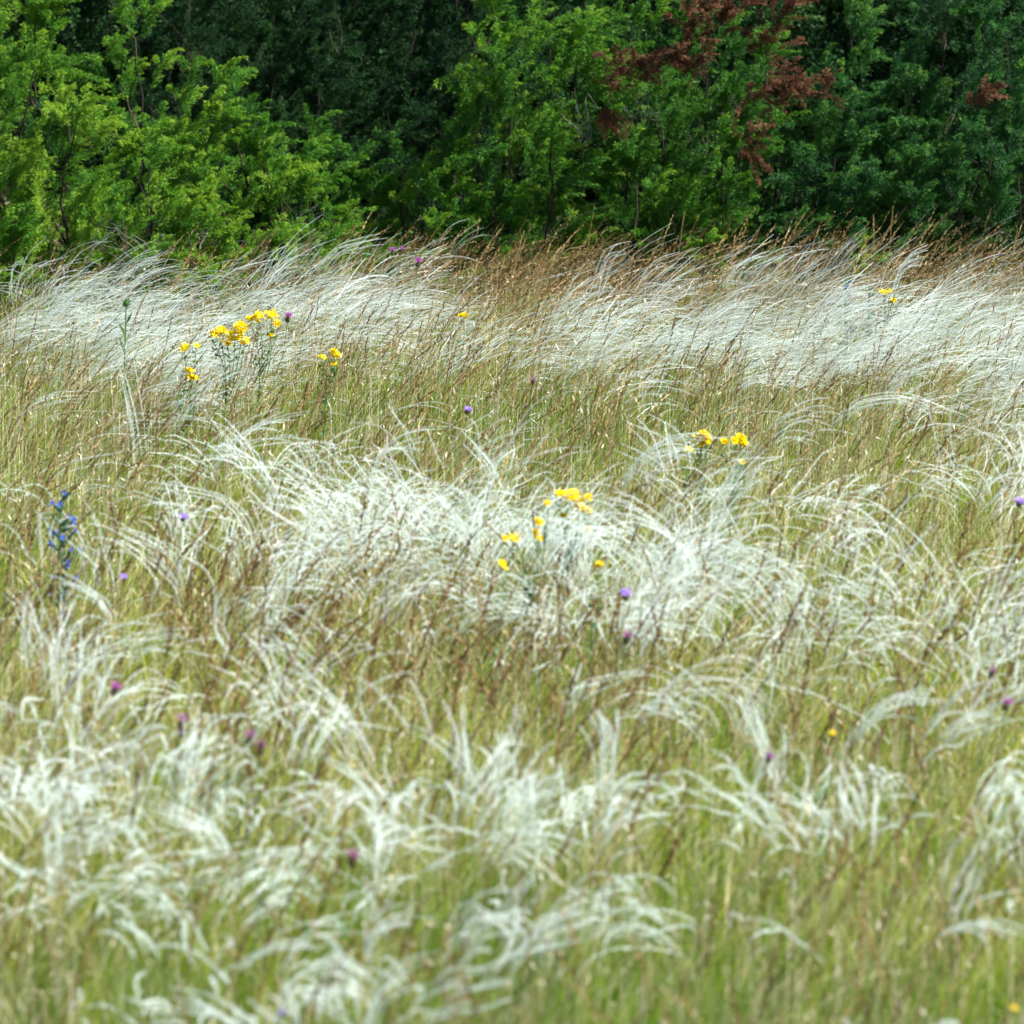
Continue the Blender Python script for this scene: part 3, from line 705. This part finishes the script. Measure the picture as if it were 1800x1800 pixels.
def head_plant(kind, name, u, v, z, label, cat, group, size=1.0, lean=.04):
    top = at_z(u, v, z); base = np.array([top[0] - lean, top[1] + rng.normal(0, .02), 0.])
    root = thing(name, base, label, cat, group)
    stem = Geo(); s = np.linspace(0, 1, 8)[:, None]
    p = base + (top - base) * s; p[:, 0] = base[0] + lean * s[:, 0] ** 1.8
    tubes(stem, p[None], np.linspace(.0018, .0011, 8)[None], .3, 6); stem.build('stem', M['leaf'], root, base, True)
    leaf = Geo(); n = 9; f = rng.uniform(.05, .7, n)[:, None]; Q = base + (top - base) * f; a = rng.uniform(0, 2 * PI, n)
    D = nrm(np.stack([np.cos(a), np.sin(a), np.full(n, .8)], -1)); diamonds(leaf, Q, D, nrm(np.cross(D, np.array([0, 0, 1.]))), rng.uniform(.03, .055, n), np.full(n, .003), rng.random(n), .3)
    leaf.build('leaves', M['leaf'], root, base)
    f = (.25, -.55, 1)
    place('involucre', 'flower_base', M['bract'], root, top - base, size, f)
    place(kind, 'flower_head', M[kind], root, top - base + np.array([0, 0, .003 * size]), size, f)
    return root

def flowers():
    st_johns_wort(405, 592, .50, [(385, 583, 9, .016), (412, 590, 12, .020), (425, 575, 10, .016), (400, 600, 5, .012), (430, 600, 6, .012), (372, 590, 3, .010)], 'largest yellow flowering herb, on the left at the edge of the white plumes')
    st_johns_wort(465, 560, .52, [(455, 558, 8, .014), (478, 552, 11, .017), (488, 568, 6, .010), (440, 561, 4, .008), (478, 590, 2, .005)], 'yellow flowering herb just left of a magenta knapweed')
    st_johns_wort(326, 612, .48, [(324, 611, 4, .009), (345, 607, 1, .003)], 'small yellow flower cluster left of the largest yellow herb')
    st_johns_wort(336, 655, .46, [(332, 652, 3, .006), (336, 662, 4, .007), (345, 664, 1, .003)], 'small orange yellow flower cluster below the others at left')
    st_johns_wort(580, 625, .48, [(588, 618, 4, .007), (592, 625, 4, .007), (565, 628, 3, .006), (588, 640, 2, .004)], 'small yellow flower cluster alone in the brown grass left of centre')
    st_johns_wort(1238, 768, .47, [(1237, 765, 8, .011), (1241, 772, 6, .008), (1232, 781, 4, .007), (1221, 769, 2, .003)], 'yellow flower cluster in the green grass right of centre, the left one of a pair')
    st_johns_wort(1296, 775, .47, [(1301, 772, 7, .010), (1305, 780, 5, .007), (1289, 774, 3, .006), (1273, 778, 4, .006)], 'yellow flower cluster in the green grass right of centre, the right one of a pair')
    st_johns_wort(1208, 789, .46, [(1210, 790, 2, .004)], 'single yellow blossom on top of an arching plume right of centre')
    st_johns_wort(1305, 812, .46, [(1306, 812, 2, .005)], 'single yellow blossom beside an upright white plume')
    st_johns_wort(1005, 880, .52, [(1002, 872, 9, .015), (1017, 882, 8, .011), (1017, 890, 5, .007), (983, 868, 3, .004), (1032, 874, 3, .005), (1036, 898, 4, .005), (988, 908, 4, .005), (1029, 931, 6, .007)], 'tall bright yellow herb above the white plumes in the centre')
    st_johns_wort(943, 925, .50, [(945, 918, 6, .007), (944, 938, 6, .009), (906, 944, 6, .010), (888, 947, 2, .003), (964, 885, 2, .003), (950, 948, 2, .004)], 'yellow herb partly behind two dark grass spikes', dim=.9)
    st_johns_wort(884, 993, .47, [(882, 991, 2, .003), (889, 997, 2, .004)], 'tiny yellow blossoms left below the central yellow herb', dim=.9)
    st_johns_wort(1052, 995, .47, [(1050, 997, 3, .006), (1055, 991, 1, .002)], 'faint yellow blossom half hidden in the brightest white plumes', dim=.8)
    st_johns_wort(1556, 515, .48, [(1553, 515, 3, .006), (1563, 513, 2, .004), (1570, 528, 1, .003)], 'small yellow flowers far back near the blue spikes at right')
    st_johns_wort(815, 555, .48, [(814, 554, 3, .006)], 'single yellow blossom in the far white plumes at centre')
    st_johns_wort(1463, 1289, .44, [(1463, 1289, 1, .002)], 'single tiny yellow blossom low on the right in the foreground', dim=.7)
    st_johns_wort(1783, 1770, .36, [(1781, 1770, 1, .002)], 'single tiny yellow blossom in the bottom right corner', dim=.7)
    bugloss(108, 880, 1020, 'tall bristly blue flowering spike at the left edge', 26, .55)
    bugloss(1488, 488, 560, 'small blue flowering spike far back at right, the left one', 10, .48, .62)
    bugloss(1530, 505, 560, 'small blue flowering spike far back at right, beside small yellow flowers', 8, .47, .62)
    K = 'magenta thistle heads'
    for a in [(690, 443, .53, 'magenta thistle head at the hedge foot, the left one of a close pair', 'pink', 1.0),
              (706, 440, .53, 'magenta thistle head at the hedge foot, the right one of a close pair', 'pink', .8),
              (735, 463, .52, 'bright magenta thistle head alone just in front of the hedge foot', 'pink', 1.25),
              (506, 560, .50, 'magenta knapweed head right beside the yellow herb at left', 'pink', 1.2),
              (937, 671, .46, 'dull mauve knapweed head in the brown grass at the centre', 'mauve', .8),
              (202, 1214, .47, 'pink knapweed head in the left foreground below the blue spike', 'pink', 1.15),
              (320, 1272, .47, 'dark magenta knapweed head in the left foreground', 'mauve', 1.3),
              (318, 1290, .44, 'small dark knapweed bud just under a dark magenta head', 'mauve', .8),
              (440, 1300, .46, 'blurred mauve knapweed head at left, upper of two', 'mauve', 1.2),
              (458, 1318, .45, 'blurred mauve knapweed head at left, lower of two', 'mauve', 1.2),
              (1102, 1124, .48, 'mauve knapweed head right of centre under a lilac flower', 'mauve', 1.2),
              (1769, 1241, .47, 'pink knapweed head in the grass at the right edge', 'pink', 1.1),
              (1743, 1184, .47, 'faint pink knapweed head above another one at the right edge', 'mauve', .9),
              (1352, 1335, .46, 'small pink knapweed head on a blurred white plume', 'pink', .8),
              (620, 1513, .43, 'blurred brownish pink knapweed head in the lower foreground', 'mauve', 1.3),
              (545, 1246, .46, 'tiny dark knapweed head left of centre in the foreground', 'mauve', .8)]:
        head_plant(a[4], 'knapweed' if 'knapweed' in a[3] else 'thistle', a[0], a[1], a[2] - (.05 if a[1] > 900 else 0), a[3], 'flower', 'pink knapweed and thistle heads in the meadow', a[5])
    for (u, v, z, lab, s) in [(822, 722, .46, 'lilac scabious flower alone in the green grass at the centre', 1.0),
                              (322, 911, .47, 'lilac scabious flower over a long white plume at left', .9),
                              (1100, 1046, .50, 'violet scabious flower among white plumes right of centre', 1.1),
                              (1792, 884, .50, 'lilac scabious flower cut by the right edge', 1.1),
                              (218, 1016, .47, 'small lilac scabious flower right of the blue spike', .7),
                              (496, 1783, .42, 'pale lilac scabious flower at the bottom edge', .55)]:
        head_plant('lilac', 'scabious', u, v, z, lab, 'flower', 'lilac scabious flowers in the meadow', s)

# ------------------------------------------------------------------ tufts of feather grass and grass stalks that stand out singly
def tuft(pix, Ytop, n, label, spread=.10, hairs=150, hl=.0115):
    """pix: pixel polyline of the middle plume from its foot end to its tip; it lies in a vertical plane across the view at distance Ytop"""
    base = np.array([at_y(u, v, Ytop) for u, v in pix])
    root0 = np.array([base[0][0] * 1.0, Ytop, 0.0])
    # smooth through the points
    K = 18; t = np.linspace(0, len(base) - 1, K); i = np.minimum(t.astype(int), len(base) - 2)
    def cr(P, i, r):
        a = P[max(i - 1, 0)]; b = P[i]; c = P[i + 1]; d = P[min(i + 2, len(P) - 1)]
        return .5 * (2 * b + (c - a) * r + (2 * a - 5 * b + 4 * c - d) * r * r + (3 * b - a - 3 * c + d) * r ** 3)
    C = np.array([cr(base, int(k), float(tt - k)) for k, tt in zip(i, t)])
    root = thing('feather_grass_tuft', root0, label, 'grass tuft', 'feather grass tufts standing out of the meadow')
    plen = np.linalg.norm(np.diff(C, axis=0), axis=1).sum(); spread = spread * min(1, plen / .28) * 1.3
    for j in range(n):
        f = rng.normal(0, 1, 3) * np.array([spread * .35, spread * .6, spread * .3]); o = rng.normal(0, .012, 3)
        w = np.linspace(0, 1, K)[:, None]
        P = C + f * w ** 1.3 + o
        P = P[0] + (P - P[0]) * rng.uniform(.8, 1.08)
        P[:, 2] = np.maximum(P[:, 2], .04)
        g = Geo(); feather_hairs(g, P[None], hairs, hl, .00042, np.array([rng.uniform(.2, 1)]))
        g.build('plume', M['plume'], root, root0)
        s = Geo(); foot = root0 + np.array([rng.normal(0, .015), rng.normal(0, .015), 0]); k = np.linspace(0, 1, 7)[:, None]
        d0 = P[1] - P[0]; d0 /= np.linalg.norm(d0); m = P[0] - d0 * .12; m[2] = max(m[2], .05)
        q = (1 - k) ** 2 * foot + 2 * k * (1 - k) * m + k ** 2 * P[0]
        tubes(s, q[None], np.full((1, 7), .0008), .6, 4); s.build('stalk', M['stalk'], root, root0)
    g = Geo(); m = 26
    P = bend_paths(root0[0] + rng.normal(0, .02, m), root0[1] + rng.normal(0, .02, m), rng.uniform(.15, .32, m), rng.uniform(0, .2, m), rng.uniform(.4, 1.2, m), rng.uniform(0, 2 * PI, m), 6)
    ribbons(g, P, np.full((m, 6), .0006), rng.random(m)); g.build('leaf_blades', M['fine'], root, root0)

def stalk(pix, Yd, head_from, label, name='grass_stalk', hl=.011, hw=.0018, n=44, tint=.15, spread=.28, mat='brown'):
    base = np.array([at_y(u, v, Yd) for u, v in pix]); root0 = np.array([base[0][0], Yd, 0.])
    root = thing(name, root0, label, 'grass stalk', 'grass stalks standing out of the meadow')
    P = np.concatenate([[root0], base]); K = 24; t = np.linspace(0, len(P) - 1, K); i = np.minimum(t.astype(int), len(P) - 2); r = (t - i)[:, None]
    C = P[i] * (1 - r) + P[i + 1] * r
    for _ in range(2): C[1:-1] = (C[:-2] + C[1:-1] * 2 + C[2:]) / 4
    g = Geo(); tubes(g, C[None], np.linspace(.0013, .0007, K)[None], .3, 5); g.build('stem', M['stalk'], root, root0)
    h = Geo(); k = int(K * head_from); seed_head(h, C[None, k:], n, hl, hw, np.array([tint]), spread); h.build('seed_head', M[mat], root, root0)

def standouts():
    def Y(v, z=.45): return float(at_z(900, v, z)[1])
    tuft([(440, 975), (425, 920), (385, 880), (320, 865), (240, 858)], Y(900), 7, 'long white plume tuft arching over to the left, under a lilac scabious', .05)
    tuft([(500, 900), (470, 845), (430, 800), (385, 775), (340, 775)], Y(830), 9, 'feather grass tuft fanned to both sides left of centre, behind the long left arch', .10)
    tuft([(370, 830), (405, 780), (450, 745), (500, 728), (545, 722)], Y(770), 8, 'grey green plumes rising to the right above the fanned tuft', .09)
    tuft([(295, 760), (325, 710), (365, 675), (405, 655), (450, 640)], Y(700), 6, 'thin pale plumes slanting right below the small orange yellow flowers', .08)
    tuft([(245, 800), (238, 740), (228, 690), (220, 650)], Y(730), 6, 'upright pale plume tuft standing straight at left, below the white patch', .05)
    tuft([(1090, 870), (1120, 820), (1160, 790), (1200, 783), (1235, 787)], Y(820), 9, 'plume tuft arching to the right just below the pair of yellow clusters', .05)
    tuft([(1255, 930), (1270, 870), (1300, 815), (1335, 775)], Y(830), 9, 'upright feather grass tuft with a bright narrow tip right of the yellow pair', .06)
    tuft([(1230, 1010), (1205, 965), (1165, 930), (1120, 905), (1085, 900)], Y(960), 9, 'broad brilliant white plume tuft bent left, right of the yellow herb', .05, 220)
    tuft([(880, 860), (865, 820), (845, 795), (820, 770)], Y(815), 5, 'narrow white plumes pointing up left behind the central white patch', .05)
    tuft([(650, 860), (675, 800), (720, 775), (770, 775)], Y(820), 7, 'bowed plume tuft at the top of the central white patch', .08)
    tuft([(190, 1080), (170, 1050), (135, 1030), (95, 1015)], Y(1060), 7, 'white plume tuft arching left just below the blue spike', .05)
    tuft([(45, 1180), (40, 1130), (42, 1090), (45, 1050)], Y(1120), 5, 'upright white plume at the left edge beside an arching tuft', .05)
    tuft([(410, 1150), (385, 1110), (385, 1070), (395, 1045)], Y(1090), 4, 'twisted white plume standing in the left foreground', .03)
    tuft([(1250, 1120), (1265, 1050), (1300, 1000), (1345, 990)], Y(1040), 7, 'plume tuft arching right in the right half of the middle white band', .07)
    tuft([(1395, 1095), (1410, 1040), (1395, 1000), (1365, 980), (1330, 1010)], Y(1040), 6, 'hooked white plume tuft bowed down to the left near the middle right', .05)
    tuft([(1375, 1390), (1345, 1320), (1325, 1265), (1315, 1225)], Y(1290, .43), 12, 'thick blurred white plume tuft standing upright in the right foreground', .05)
    tuft([(1130, 1270), (1180, 1215), (1240, 1192), (1310, 1200), (1360, 1250)], Y(1220, .43), 9, 'grey plume tuft arching broadly right above the thick white tuft', .07)
    tuft([(1500, 1310), (1540, 1260), (1590, 1230), (1650, 1225)], Y(1260, .43), 8, 'grey green plume arch in the right foreground, right of the thick white tuft', .06)
    tuft([(1060, 1400), (1065, 1330), (1062, 1290), (1050, 1262)], Y(1320, .43), 10, 'blurred upright white tuft in the centre foreground with a frayed top', .06)
    tuft([(800, 1400), (810, 1340), (800, 1290), (790, 1265)], Y(1330, .43), 6, 'short blurred plume tuft left of a round white tuft', .05)
    tuft([(870, 1400), (885, 1340), (890, 1300), (880, 1275)], Y(1330, .43), 11, 'round fluffy white plume tuft in the centre foreground', .10)
    tuft([(640, 1690), (645, 1640), (680, 1615), (720, 1610)], Y(1640, .4), 5, 'looping white plume in the lower centre foreground', .05)
    tuft([(810, 1660), (830, 1610), (870, 1605), (910, 1640), (900, 1690)], Y(1640, .4), 9, 'curled dense white plume tuft in the lower centre foreground', .08)
    tuft([(950, 1680), (965, 1620), (1000, 1590), (1040, 1580)], Y(1630, .4), 6, 'pale plume tuft bowing right beside the curled dense tuft', .06)
    tuft([(1660, 1640), (1700, 1620), (1745, 1620), (1800, 1640)], Y(1630, .4), 4, 'long thin cream plume near the lower right edge', .03)
    tuft([(400, 1500), (370, 1450), (320, 1420), (270, 1400)], Y(1450, .42), 8, 'blurred plume tuft bowed left in the lower left foreground', .08)
    tuft([(25, 530), (38, 490), (62, 462), (102, 448)], 20.0, 8, 'wispy plumes at the far left corner of the meadow below the brightest shrub', .10)
    tuft([(1050, 520), (1062, 475), (1075, 450), (1100, 440)], Y(500), 6, 'isolated feather grass tuft rising into the brown grass at the far centre', .05)
    tuft([(1565, 510), (1580, 470), (1600, 450), (1625, 440)], Y(500), 9, 'upright white tuft standing highest at the far right', .06)
    tuft([(1270, 510), (1290, 475), (1320, 455), (1345, 445)], Y(500), 6, 'white tuft bending right, halfway along the far white band', .05)
    tuft([(560, 480), (590, 440), (630, 425), (665, 418)], 20.1, 7, 'thin white plumes reaching up before the dark hedge gap at left', .07)
    tuft([(1560, 690), (1600, 645), (1680, 620), (1780, 618)], Y(650), 10, 'long low plume tuft sweeping right near the right edge', .06)
    tuft([(1470, 740), (1520, 705), (1600, 700), (1670, 730)], Y(730), 9, 'plume tuft bowing over to the right below the long low tuft', .06)
    # single stalks
    stalk([(947, 1090), (946, 1000), (940, 930), (934, 885)], Y(930, .5), .66, 'dark brown grass spike before the yellow herb, the taller of a pair')
    stalk([(948, 1090), (950, 1010), (956, 960), (957, 930)], Y(930, .5) - .03, .72, 'dark brown grass spike before the yellow herb, the shorter of a pair')
    stalk([(1075, 1050), (1090, 1000), (1108, 960), (1125, 915)], Y(960, .5), .7, 'dark grass spike leaning right in front of the brilliant white tuft')
    stalk([(704, 1020), (703, 985), (702, 960), (700, 940)], Y(980, .5), .62, 'forked looking dark brown spike left of the central white patch')
    stalk([(262, 1070), (268, 1030), (276, 1000), (283, 975)], Y(1020, .5), .62, 'dark brown grass head standing in the left middle ground')
    stalk([(980, 1130), (982, 1090), (981, 1050), (980, 1008)], Y(1080, .48), .62, 'thick reddish brown spike below the central yellow herb', tint=.05, hw=.0022)
    stalk([(150, 1140), (152, 1100), (158, 1080), (175, 1050)], Y(1100, .48), .62, 'brown spike in the left foreground crossing a white arch')
    stalk([(1258, 800), (1262, 770), (1264, 745), (1265, 728)], Y(760, .48), .6, 'dark upright spike between the two yellow clusters right of centre')
    stalk([(1226, 850), (1228, 820), (1231, 800), (1233, 785)], Y(830, .48), .6, 'dark spike at the end of the arching tuft below the yellow clusters')
    stalk([(1190, 470), (1195, 430), (1199, 400), (1203, 375)], 20.4, .62, 'tall tawny grass spike against the dark hedge foot at centre right', tint=.6)
    stalk([(1562, 460), (1564, 430), (1567, 395), (1570, 365)], 20.4, .62, 'tallest tawny grass spike against the dark hedge at right', tint=.6)
    stalk([(1536, 460), (1536, 430), (1536, 405), (1535, 378)], 20.4, .62, 'straight pale grass spike just left of the tallest spike', tint=.8)
    stalk([(740, 500), (775, 450), (800, 420), (843, 388)], 20.3, .6, 'arching cream grass panicle before the dark hedge left of centre', tint=1, spread=.5, mat='straw')
    stalk([(1030, 480), (1035, 430), (1038, 400), (1043, 375)], 20.4, .62, 'thin tawny spike before the deep shadow at the hedge centre', tint=.5)
    stalk([(345, 500), (350, 450), (352, 430), (364, 412)], 20.1, .6, 'pale grass head in front of the brightest shrub', tint=1, mat='straw')
    stalk([(1775, 460), (1780, 440), (1784, 425), (1789, 402)], 20.3, .62, 'tawny spike at the right edge before the dark hedge', tint=.5)
    # tall green bud stalk at left
    r0 = at_z(222, 530, .52); b = np.array([r0[0] - .02, r0[1], 0]); root = thing('green_bud_stalk', b, 'tall green stalk with one round bud in the white patch at left', 'plant')
    g = Geo(); s = np.linspace(0, 1, 8)[:, None]; P = b + (r0 - b) * s; tubes(g, P[None], np.full((1, 8), .0022), .5, 6); g.build('stem', M['leaf'], root, b, True)
    place('involucre', 'bud', M['leaf'], root, r0 - b, 1.6, (.1, -.2, 1))
    g = Geo(); n = 22; f = rng.uniform(.1, .9, n)[:, None]; a = rng.uniform(0, 2 * PI, n); D = nrm(np.stack([np.cos(a) * .5, np.sin(a) * .5, np.ones(n)], -1)); diamonds(g, b + (r0 - b) * f, D, nrm(np.cross(D, rng.normal(0, 1, (n, 3)))), rng.uniform(.04, .08, n), np.full(n, .004), rng.random(n), .3)
    g.build('leaves', M['leaf'], root, b)

# ------------------------------------------------------------------ build
gm = ground_material()
me = bpy.data.meshes.new('ground'); n = 60
xs = np.sign(np.linspace(-1, 1, n)) * np.abs(np.linspace(-1, 1, n)) ** 3 * 300
X, Yg = np.meshgrid(xs, xs + 15)
R = np.hypot(X, Yg - 15)
Z = np.where(R > 20, (R - 20) * .004 * np.sin(X * .03 + 1) * np.sin(Yg * .025), 0) - 0.0
G = Geo(); q = np.arange(n * n).reshape(n, n)
G.add(np.stack([X, Yg, Z], -1).reshape(-1, 3), np.stack([q[:-1, :-1], q[:-1, 1:], q[1:, 1:], q[1:, :-1]], -1).reshape(-1, 4), .5)
tag(G.build('ground', gm), kind='structure')

hedge()
feather_mass()
green_grass()
brown_grass()
straw()
flowers()
standouts()

# ------------------------------------------------------------------ light
SUN_EL, SUN_AZ = math.radians(51), math.radians(98)     # azimuth clockwise from +Y: from the right
sd = Vector((math.sin(SUN_AZ) * math.cos(SUN_EL), math.cos(SUN_AZ) * math.cos(SUN_EL), math.sin(SUN_EL)))
ld = bpy.data.lights.new('sun', 'SUN'); ld.energy = 5.0; ld.angle = math.radians(.55); ld.color = (1, .985, .96)
lo = bpy.data.objects.new('sun', ld); COL.objects.link(lo); lo.rotation_euler = (-sd).to_track_quat('-Z', 'Y').to_euler()
w = bpy.data.worlds.new('World'); scene.world = w; w.use_nodes = True
nt = w.node_tree; bg = nt.nodes['Background']; sky = nt.nodes.new('ShaderNodeTexSky'); sky.sky_type = 'NISHITA'
sky.sun_disc = False; sky.sun_elevation = SUN_EL; sky.sun_rotation = SUN_AZ
nt.links.new(sky.outputs[0], bg.inputs[0]); bg.inputs[1].default_value = 0.058

cd = bpy.data.cameras.new('camera'); cam = bpy.data.objects.new('camera', cd); COL.objects.link(cam)
cam.location = (0, 0, HC); cam.rotation_euler = (PI / 2 - PITCH, 0, 0)
cd.sensor_width = 36; cd.lens = 200; cd.clip_start = .5; cd.clip_end = 2000
cd.dof.use_dof = True; cd.dof.focus_distance = 18.3; cd.dof.aperture_fstop = 6.3
scene.camera = cam
scene.render.resolution_x = 1024; scene.render.resolution_y = 1024
scene.view_settings.view_transform = 'Standard'; scene.view_settings.look = 'None'; scene.view_settings.exposure = 1.32; scene.view_settings.gamma = 1
scene.cycles.max_bounces = 6; scene.cycles.diffuse_bounces = 3; scene.cycles.transmission_bounces = 4; scene.cycles.glossy_bounces = 2
